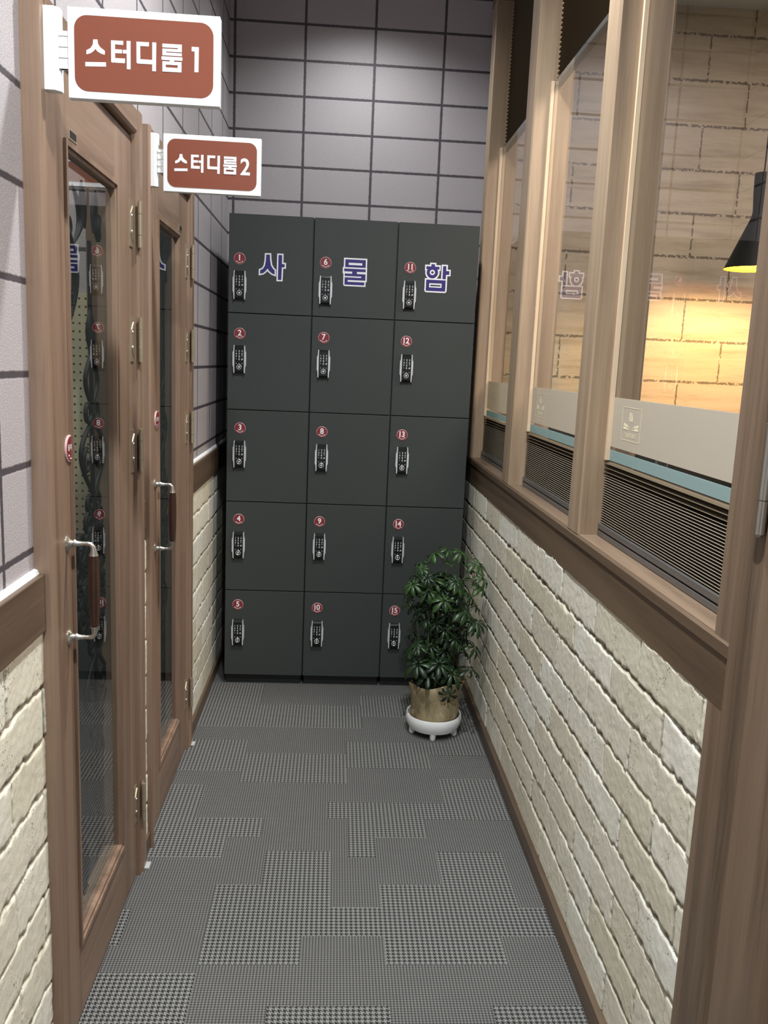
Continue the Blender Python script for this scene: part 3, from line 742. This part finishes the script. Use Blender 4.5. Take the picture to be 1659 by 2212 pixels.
# ------------------------------------------------------------------ pendant lamp in the study room
PL = (2.172, .05, 1.800)
pl = empty('pendant_lamp', PL); tag(pl, 'black hourglass pendant lamp with yellow inside hanging beyond the window', 'lamp')
prof = [(.116, 0), (.114, .004), (.070, .110), (.030, .205), (.0275, .225), (.033, .300), (.035, .372)]
m = MB(); m.lathe(prof + [(.0, .376)], (0, 0, 0), lamp_black, 48); m.build('shade', pl)
m = MB(); m.lathe([(r - .0015, h + (.0005 if i == 0 else 0)) for i, (r, h) in enumerate(prof[:5])], (0, 0, 0), shade_in, 48); tag(m.build('shade_lining', pl), 'yellow lining')
m = MB(); m.tube([(0, 0, .374), (0, 0, CEIL - PL[2])], .003, lamp_black, 8); m.build('cord', pl)
m = MB(); m.lathe([(.0, .060), (.016, .066), (.026, .085), (.026, .10), (.014, .130), (.012, .150), (.0, .150)], (0, 0, 0), bulb_m, 24); m.build('bulb', pl)
pt_l = bpy.data.lights.new('pendant_bulb_light', 'POINT'); pt_l.energy = 14; pt_l.color = (1.0, .91, .50); pt_l.shadow_soft_size = .03
po = bpy.data.objects.new('pendant_bulb_light', pt_l); COL.objects.link(po); po.location = (PL[0], PL[1], PL[2] + .045)

# ------------------------------------------------------------------ lockers
Z_TOP = 1.900; ZS = [1.900, 1.528, 1.1525, .782, .411, .044]
cols = [(.057, .3828), (.3838, .7088), (.7098, 1.0302)]
numpos = [[(.100, 1.733), (.104, 1.449), (.110, 1.079), (.110, .709), (.111, .349)], [(.432, 1.733), (.433, 1.447), (.437, 1.076), (.438, .709), (.439, .343)], [(.762, 1.730), (.760, 1.447), (.760, 1.076), (.762, .708), (.763, .339)]]
lockpos = [[(.102, 1.633), (.105, 1.350), (.110, .976), (.111, .603), (.113, .232)], [(.434, 1.629), (.435, 1.346), (.438, .973), (.440, .606), (.441, .234)], [(.762, 1.626), (.764, 1.343), (.764, .974), (.763, .602), (.764, .232)]]
letters = {}
# each glyph: blue polygons and white polygons in crop pixels (u right, v down)
letters[0] = dict(k=.0001903, ref=(735, 175), w=(.173, 1.757), skew=.055,
  blue=[[(885, 205), (960, 207), (965, 300), (985, 420), (1030, 490), (1062, 515), (1062, 600), (1010, 580), (950, 530), (915, 480), (880, 530), (830, 570), (768, 582), (768, 510), (820, 490), (860, 430), (880, 330)],
        [(1135, 215), (1208, 218), (1208, 395), (1262, 398), (1262, 460), (1208, 458), (1200, 708), (1130, 706)]], off=28, white=[])
def R4(a, b, c, d): return [(a, b), (c, b), (c, d), (a, d)]
letters[1] = dict(k=.000349, ref=(355, 95), w=(.4985, 1.755), skew=0,
  blue=[R4(382, 108, 610, 143), R4(382, 168, 610, 192), R4(382, 143, 420, 168), R4(572, 143, 610, 168), R4(372, 208, 612, 238), R4(462, 238, 515, 262),
        R4(380, 262, 612, 288), R4(565, 288, 612, 303), R4(380, 303, 612, 330), R4(380, 330, 415, 350), R4(380, 350, 602, 382)], off=0,
  white=[R4(366, 92, 626, 206), R4(356, 192, 628, 262), [(364, 250), (628, 250), (628, 345), (616, 345), (616, 398), (380, 398), (366, 385)]])
def circ(cx_, cy_, r, n=28): return [(cx_ + r * math.cos(2 * PI * i / n), cy_ + r * math.sin(2 * PI * i / n)) for i in range(n)]
letters[2] = dict(k=.000362, ref=(1240, 145), w=(.819, 1.753), skew=0,
  blue=[R4(1310, 158, 1350, 188), R4(1257, 182, 1400, 212), circ(1325, 245, 62), R4(1438, 172, 1475, 310), R4(1475, 222, 1510, 262), R4(1262, 322, 1475, 358), R4(1262, 402, 1475, 440), R4(1262, 358, 1297, 402), R4(1432, 358, 1475, 402)], off=0,
  white=[R4(1296, 143, 1364, 200), R4(1243, 166, 1414, 226), circ(1325, 245, 78), R4(1423, 158, 1490, 322), R4(1470, 208, 1524, 276), [(1247, 307), (1490, 307), (1490, 440), (1475, 455), (1262, 455), (1247, 440)]],
  over=[(circ(1325, 245, 28), 'w'), (circ(1325, 245, 13), 'g'), (R4(1310, 374, 1420, 387), 'g')])
def glyph(mb, L):
    def Wp(p):
        u, v = p; v = v - (u - L['ref'][0]) * L['skew']
        return (L['w'][0] + (u - L['ref'][0]) * L['k'], L['w'][1] - (v - L['ref'][1]) * L['k'])
    if L['off']:
        for P in L['blue']: mb.plate([Wp(p) for p in offset_poly(P, L['off'])], -.0202, .0004, white_v)
    for P in L['white']: mb.plate([Wp(p) for p in P], -.0202, .0004, white_v)
    for P in L['blue']: mb.plate([Wp(p) for p in P], -.0206, .0004, navy)
    for P, c in L.get('over', []): mb.plate([Wp(p) for p in P], -.0210 - (.0004 if c == 'g' else 0), .0004, white_v if c == 'w' else locker_m)
def make_lock():
    """digital keypad lock, local origin on the door face, facing -Y"""
    h = MB()
    # domed black body
    pr = [(-.0535, 0), (-.0535, -.010), (-.047, -.017), (.030, -.019), (.047, -.019), (.0535, -.012), (.0535, 0)]
    vs = []; n = len(pr)
    for x in (-.0185, .0185):
        for z, y in pr: vs.append((x, y, z))
    h.add(vs, [tuple(range(n)), tuple(range(n, 2 * n))[::-1]] + [(i, (i + 1) % n, (i + 1) % n + n, i + n) for i in range(n)], black_gloss)
    # silver side grips with a bulge in the middle
    for s in (1, -1):
        P = [(.0185, -.0535), (.0220, -.0535), (.0235, -.030), (.0262, -.024), (.0262, .026), (.0235, .032), (.0220, .0535), (.0185, .0535)]
        vs = [(s * x, y, z) for y in (0, -.0165) for x, z in P]; n = len(P)
        h.add(vs, [tuple(range(n)), tuple(range(n, 2 * n))[::-1]] + [(i, (i + 1) % n, (i + 1) % n + n, i + n) for i in range(n)], chrome)
    return h
lock_mesh_body = make_lock().mesh('digital_lock')
kp = MB()
for r in range(4):
    for c in range(3):
        ch = (('1', '2', '3'), ('4', '5', '6'), ('7', '8', '9'), ('*', '0', '#'))[r][c]
        v2, f2 = text_geo(ch, .0095, .0003)
        kp.add([((c - 1) * .0112 + u, -.0196, .0315 - r * .0105 + v) for u, v in v2], f2, offwhite)
for c in range(3): kp.plate([((c - 1) * .0112 + u, -.0165 + v) for u, v in ((-.0018, -.001), (.0018, -.001), (.0018, .001), (-.0018, .001))], -.0190, .0006, offwhite)
kp_mesh = kp.mesh('keypad')
kb_ = MB(); kb_.lathe([(.0095, 0), (.0100, -.0022), (.0088, -.0030), (.0078, -.0022), (.0078, 0)], (0, -.0180, -.0300), chrome, 28, 'y'); kb_.lathe([(.0, -.0026), (.0040, -.0022), (.0045, 0)], (0, -.0180, -.0300), chrome, 20, 'y')
kb_mesh = kb_.mesh('key_contact')
badge_cache = {}
def add_badge(num, x, z, parent):
    b = MB()
    b.lathe([(.0, -.0030), (.0205, -.0030), (.0222, -.0022), (.0222, 0)], (0, 0, 0), badge_rim, 40, 'y')
    b.lathe([(.0, -.0034), (.0208, -.0034), (.0208, -.0028)], (0, 0, 0), maroon, 40, 'y')
    v2, f2 = text_geo(str(num), .031, .0007, .92); b.add([(u * .95, -.0038, v + .0035) for u, v in v2], f2, white_v)
    for s in (1, -1): b.add([(s * .0035, -.0038, -.0130), (s * .0135, -.0038, -.0085), (s * .0125, -.0038, -.0125)], [(0, 1, 2)], white_v)
    b.add([(-.008, -.0038, -.0150), (.008, -.0038, -.0150), (.004, -.0038, -.0168), (-.004, -.0038, -.0168)], [(0, 1, 2, 3)], white_v)
    o = b.build('number_badge', parent); o.location = (x, -.020, z); return o
clabels = ['left charcoal locker column with doors 1 to 5 beside the left stone wall', 'middle charcoal locker column with doors 6 to 10 between two other columns', 'right charcoal locker column with doors 11 to 15 behind the potted plant']
for c, (xa, xb) in enumerate(cols):
    # columns lean apart very slightly, as the photo shows: keep one shared frame, door gaps differ
    lk = empty('locker_cabinet', ((xa + xb) / 2, .24, 0)); tag(lk, clabels[c], 'locker', 'charcoal locker columns')
    b = MB(); b.box(xa, xb, .0, .47, .044, Z_TOP, locker_edge); b.box(xa + .006, xb - .006, .012, .46, 0, .044, locker_edge)
    wbuild(b, 'body', lk)
    for r in range(5):
        d = MB(); g1 = .0022 if c else .0015; g2 = .0022
        d.box(xa + g1, xb - g2, -.020, -.002, ZS[r + 1] + .0018, ZS[r] - (.0018 if r else 0), locker_m)
        do = wbuild(d, 'locker_door', lk, .0008)
        num = c * 5 + r + 1
        e = add_badge(num, *numpos[c][r], None); keep(e, do) if False else None
        e.parent = do; e.matrix_parent_inverse = Matrix.Translation(lk.location).inverted() @ Matrix.Identity(4)
        e.matrix_parent_inverse = Matrix.Identity(4)
        lo = bpy.data.objects.new('digital_lock', lock_mesh_body); COL.objects.link(lo); lo.parent = do; lo.location = (lockpos[c][r][0], -.020, lockpos[c][r][1])
        for nm, me in (('keypad', kp_mesh), ('key_contact', kb_mesh)):
            ko = bpy.data.objects.new(nm, me); COL.objects.link(ko); ko.parent = do; ko.location = lo.location
        if r == 0:
            L = MB(); glyph(L, letters[c]); go = L.build('letter_decal', do)
            tag(go, 'navy Korean letter with a white outline')

# ------------------------------------------------------------------ projecting signs
def sign(yf, last, x0, x1, z0, z1):
    root = empty('projecting_sign', (XT, yf, 1.835))
    tag(root, ('brown and white projecting sign reading study room 1 in Korean, nearer and larger' if last == '1' else 'brown and white projecting sign reading study room 2 in Korean, farther and smaller'), 'sign', 'projecting study room signs')
    k = (x1 - x0) / .246
    b = MB(); b.extr([(yf, -.012), (yf, .012), (yf + .004, .018), (yf + .016, .018), (yf + .020, .012), (yf + .020, -.012)], 0, 0, 'z', white_m) if False else None
    b.extr([(.016, yf), (x0 - .021, yf), (x0 - .013, yf + .008), (x0 - .013, yf + .020), (.016, yf + .020)], z0 + .010, z1, 'z', white_m)
    wbuild(b, 'wall_bracket', root, .0008)
    b = MB()
    for i in range(7): zq = z0 + .043 + i * .0079; b.box(x0 - .0145, x0 + .002, yf + .0035 + (.001 if i % 2 else 0), yf + .0135, zq, zq + .0071, white_m)
    b.box(x0 - .0145, x0 + .002, yf + .0055, yf + .0115, z0 + .043, z0 + .098, white_m)
    wbuild(b, 'ribbed_arm', root)
    b = MB(); b.box(x0, x1, yf, yf + .017, z0, z1, white_face); wbuild(b, 'panel', root, .0008)
    # brown rounded field
    a0, a1, c0, c1, r = x0 + .0100, x1 - .0100, z0 + .0109, z1 - .0109, .020
    P = []
    for cx_, cz_, s0 in ((a1 - r, c1 - r, 0), (a0 + r, c1 - r, 1), (a0 + r, c0 + r, 2), (a1 - r, c0 + r, 3)):
        for i in range(9): an = PI / 2 * (s0 + i / 8); P.append((cx_ + r * math.cos(an), cz_ + r * math.sin(an)))
    b = MB(); b.plate(P, yf, .0004, brown_face); wbuild(b, 'brown_field', root)
    t = MB()
    def Q(u, v): vt = -171 + (u + 27) * .0943; return (x0 + (u + 27) * .0001397 * k, z1 - (v - vt) * .0001345 * k)
    def pl_(pts): t.plate([Q(*p) for p in pts], yf - .0004, .0004, white_v)
    def sr(u0, v0, u1, v1): pl_([(u0, v0 + .09 * (u0 - 1065)), (u1, v0 + .09 * (u1 - 1065)), (u1, v1 + .09 * (u1 - 1065)), (u0, v1 + .09 * (u0 - 1065))])
    pl_([(268, 212), (316, 214), (322, 262), (345, 300), (400, 345), (398, 390), (350, 372), (310, 345), (292, 318), (275, 340), (240, 365), (187, 378), (188, 330), (235, 308), (262, 268)])
    pl_([(173, 463), (411, 475), (411, 524), (173, 512)])
    pl_([(472, 228), (517, 232), (517, 480), (480, 480), (472, 470)]); pl_([(517, 232), (613, 240), (612, 285), (517, 275)]); pl_([(517, 330), (597, 337), (597, 380), (517, 374)]); pl_([(517, 430), (632, 440), (630, 492), (517, 482)])
    pl_([(652, 240), (697, 244), (695, 565), (652, 560)]); pl_([(608, 340), (652, 343), (652, 384), (608, 380)])
    pl_([(765, 252), (808, 256), (808, 503), (776, 500), (765, 488)]); pl_([(808, 256), (910, 265), (908, 312), (808, 302)]); pl_([(808, 452), (948, 466), (948, 516), (808, 503)])
    pl_([(948, 266), (994, 270), (990, 597), (946, 592)])
    sr(1065, 283, 1290, 325); sr(1245, 325, 1290, 338); sr(1065, 338, 1290, 371); sr(1065, 371, 1108, 382); sr(1065, 382, 1290, 415)
    sr(1055, 427, 1297, 467); sr(1150, 467, 1200, 482); sr(1065, 482, 1287, 520); sr(1065, 520, 1103, 552); sr(1243, 520, 1287, 552); sr(1065, 552, 1287, 600)
    if last == '1': pl_([(1405, 330), (1488, 338), (1485, 622), (1438, 620), (1440, 385), (1405, 380)])
    else:
        v2, f2 = text_geo('2', .0540, .0010)
        cx_, cz_ = Q(1450, 485); t.add([(cx_ + u * .92, yf - .0006, cz_ + v) for u, v in v2], f2, white_v)
    wbuild(t, 'lettering', root)
sign(-2.010, '1', .0547, .2879, 1.7446, 1.8763); sign(-1.235, '2', .0478, .2847, 1.7508, 1.8847)

# ------------------------------------------------------------------ plant dolly and potted plant
PC = (.893, -.450)
dl = empty('plant_caddy', (PC[0], PC[1], 0)); tag(dl, 'round white plant stand on stubby feet under the pot', 'plant stand')
m = MB(); m.lathe([(.0, .022), (.084, .022), (.093, .026), (.1000, .040), (.1038, .056), (.1040, .072), (.1015, .079), (.0975, .077), (.0955, .050), (.0, .050)], (0, 0, 0), white_m, 64); m.build('tray', dl)
for a in (-PI / 2 - .12, -PI / 2 + 1.14, -PI / 2 - 1.38, PI / 2 + .6, PI / 2 - .6):
    fx, fy = .082 * math.cos(a), .082 * math.sin(a)
    m = MB(); m.lathe([(.0, .001), (.0085, .001), (.0115, .006), (.0115, .030), (.0, .030)], (fx, fy, 0), white_m, 8); m.build('foot', dl)
pp = empty('potted_plant', (PC[0], PC[1], .050)); tag(pp, 'green umbrella plant in a kraft paper pot cover, standing before the lockers', 'plant')
rp = random.Random(21)
# pot cover: crumpled fabric bag with a folded cuff
def bag():
    b = MB(); n = 72; prof = [(.0, .002), (.082, .002), (.087, .012), (.0885, .030), (.087, .050), (.0895, .090), (.093, .130), (.0965, .150), (.0955, .152), (.091, .138), (.088, .118)]
    vs = []
    for i, (r, h) in enumerate(prof):
        for k in range(n):
            a = 2 * PI * k / n
            w = 1 + .022 * math.sin(3 * a + h * 30) * min(1, h * 12) + .012 * math.sin(7 * a - h * 55) + .008 * math.sin(13 * a + h * 90)
            crease = .0045 * math.sin(60 * h + 2.4 * math.sin(a * 2)) if .03 < h < .07 else 0
            pull = .020 * max(0, math.cos(a - .15)) ** 8 * max(0, (h - .09) / .06)
            hh = h + (.012 * math.sin(a + 2.2) + .006 * math.sin(4 * a) if h > .12 else 0)
            rr_ = (r + crease + pull) * w
            vs.append((rr_ * math.cos(a), rr_ * math.sin(a), hh))
    m_ = len(prof)
    fs = [(i * n + k, i * n + (k + 1) % n, (i + 1) * n + (k + 1) % n, (i + 1) * n + k) for i in range(m_ - 1) for k in range(n)]
    b.add(vs, fs, burlap, True); return b
bag().build('pot_cover', pp)
m = MB(); m.tube([(.094, .0, .150), (.112, -.004, .163), (.122, -.006, .172)], [.006, .007, .003], burlap, 10); m.tube([(.090, .012, .140), (.112, .008, .156), (.124, .006, .168)], [.004, .005, .002], burlap, 8); m.build('cover_tie', pp)
m = MB(); m.lathe([(.086, .110), (.087, .150), (.083, .150), (.080, .128)], (0, 0, 0), dark_m, 40); m.build('inner_pot', pp)
m = MB(); m.lathe([(.0, .134), (.04, .133), (.070, .130), (.082, .126)], (0, 0, 0), soil_m, 32); m.build('soil', pp)
lf_v, lf_f, lf_t = [], [], []
stems = MB()
def leaflet(base, dirv, up, L, wd, tone, droop):
    """one lanceolate leaflet, folded along the midrib and drooping"""
    side = dirv.cross(up).normalized(); N = 6; o = len(lf_v)
    for i in range(N + 1):
        t = i / N; w = wd * (.22 + .78 * math.sin(PI * min(1, t * .93) ** 1.45) ** .9)
        if i == N: w = .0003
        c = base + dirv * L * t * (1 - .12 * t) - up * (droop * L * t * t)
        for s, fold in ((-1, .28), (0, 0), (1, .28)):
            lf_v.append(tuple(c + side * s * w + up * fold * w * abs(s))); lf_t.append(tone)
    for i in range(N):
        for s in (0, 1): a = o + i * 3 + s; lf_f.append((a, a + 1, a + 4, a + 3))
def palmate(p, normal, size, tone, n, petiole_from):
    normal = normal.normalized(); u = normal.orthogonal().normalized(); v = normal.cross(u)
    stems.tube([petiole_from, (petiole_from + p) / 2 + Vector((0, 0, -.004)), p], [.0013, .0011, .0009], stem_m, 5)
    a0 = rp.random() * 6.28
    for k in range(n):
        a = a0 + 2 * PI * k / n + rp.uniform(-.12, .12); d = (u * math.cos(a) + v * math.sin(a) + normal * rp.uniform(-.10, .25)).normalized()
        L = size * rp.uniform(.78, 1.08); leaflet(p + d * L * .10, d, normal, L, L * rp.uniform(.135, .165), min(1, max(0, tone + rp.uniform(-.12, .12))), rp.uniform(.35, .80))
HEADS = [(-0.027, 0.014, 0.632, 0.035), (0.023, 0.018, 0.646, 0.03), (0.063, -0.025, 0.647, 0.03), (-0.072, 0.037, 0.591, 0.03), (-0.073, -0.011, 0.579, 0.025), (-0.106, -0.04, 0.528, 0.042), (-0.029, -0.022, 0.539, 0.035), (-0.05, -0.05, 0.505, 0.039), (0.014, 0.048, 0.508, 0.025), (0.051, -0.062, 0.538, 0.039), (0.033, 0.021, 0.598, 0.02), (0.145, 0.012, 0.597, 0.04), (0.126, 0.024, 0.566, 0.02), (0.156, -0.054, 0.559, 0.029), (0.157, -0.059, 0.527, 0.034), (0.123, 0.059, 0.529, 0.025), (0.147, 0.03, 0.51, 0.025), (0.004, -0.098, 0.487, 0.039), (-0.01, 0.087, 0.413, 0.026), (-0.09, 0.047, 0.422, 0.03), (-0.115, 0.072, 0.428, 0.026), (-0.07, 0.088, 0.361, 0.031), (0.084, -0.057, 0.437, 0.044), (0.149, 0.092, 0.415, 0.026), (0.119, 0.039, 0.388, 0.03), (0.147, -0.052, 0.396, 0.039), (0.139, 0.044, 0.344, 0.03), (-0.032, -0.044, 0.299, 0.039), (-0.038, 0.088, 0.283, 0.031), (0.031, -0.052, 0.331, 0.034), (0.072, -0.049, 0.317, 0.034), (0.132, -0.043, 0.296, 0.034), (0.127, 0.097, 0.226, 0.026), (-0.079, -0.075, 0.24, 0.049), (0.0, -0.08, 0.244, 0.049), (0.047, -0.086, 0.213, 0.044), (-0.038, -0.077, 0.207, 0.044), (0.115, -0.073, 0.223, 0.039), (-0.09, 0.093, 0.301, 0.026), (0.014, 0.086, 0.342, 0.031), (0.08, 0.099, 0.311, 0.031), (-0.011, 0.067, 0.376, 0.026), (0.03, 0.016, 0.392, 0.03), (0.078, 0.086, 0.443, 0.031), (0.04, 0.096, 0.531, 0.031), (0.105, 0.012, 0.486, 0.035), (0.092, 0.057, 0.353, 0.031), (0.018, 0.071, 0.247, 0.031), (0.06, 0.021, 0.237, 0.03), (0.114, 0.083, 0.288, 0.026)]
sb = [(-.030, -.010), (.012, .022), (.030, -.020), (-.005, -.038), (.045, .015), (-.045, .025), (.0, .0)]
tops = [(-.040, -.02, .52), (.020, .02, .60), (.075, -.03, .55), (-.010, -.05, .46), (.125, .01, .50), (-.080, .04, .40), (.060, .06, .46)]
curves = []
for (bx, by), (tx, ty, tz) in zip(sb, tops):
    P0 = Vector((bx, by, .125)); P2 = Vector((tx, ty, tz)); P1 = Vector((bx * 1.2 + (tx - bx) * .25, by + (ty - by) * .3, (.125 + tz) / 2))
    pts = [P0 * (1 - t) ** 2 + P1 * 2 * t * (1 - t) + P2 * t * t for t in [i / 16 for i in range(17)]]
    stems.tube(pts, [.0042 - .0024 * i / 16 for i in range(17)], stem_m, 8); curves += pts
def head(q, size, tone, spread=1.0):
    lim = W - PC[0] - .008 - size * .85
    if q.x > lim: q.x = lim
    base = min((p for p in curves if p.z < q.z + .005) or curves, key=lambda p: (p - q).length + .25 * abs(q.z - .05 - p.z))
    rad = Vector((q.x, q.y, 0)); rad = rad.normalized() if rad.length > .01 else Vector((0, -1, 0))
    nrm = Vector((rad.x * .55 + rp.uniform(-.25, .25), rad.y * .45 - .22 + rp.uniform(-.25, .25), .85))
    palmate(q, nrm, size, tone, rp.choice((7, 7, 8, 8, 9)), base)
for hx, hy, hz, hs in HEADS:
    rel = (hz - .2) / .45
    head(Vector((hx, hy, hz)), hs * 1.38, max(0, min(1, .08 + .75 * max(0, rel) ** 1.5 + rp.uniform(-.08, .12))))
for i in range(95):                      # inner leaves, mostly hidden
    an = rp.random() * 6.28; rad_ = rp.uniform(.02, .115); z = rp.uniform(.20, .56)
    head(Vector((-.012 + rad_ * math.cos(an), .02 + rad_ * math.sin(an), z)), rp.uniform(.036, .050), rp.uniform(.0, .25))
palmate(Vector((.034, -.112, .140)), Vector((.0, -1, .10)), .044, .05, 7, Vector((.03, -.085, .165)))
me = bpy.data.meshes.new('foliage'); me.from_pydata(lf_v, [], lf_f); me.materials.append(leaf_m)
me.polygons.foreach_set('use_smooth', [True] * len(lf_f)); at = me.attributes.new('tone', 'FLOAT', 'POINT'); at.data.foreach_set('value', lf_t); me.update()
fo_ = bpy.data.objects.new('foliage', me); COL.objects.link(fo_); fo_.parent = pp
sm_ = fo_.modifiers.new('thickness', 'SOLIDIFY'); sm_.thickness = .0006
stems.build('stems', pp)
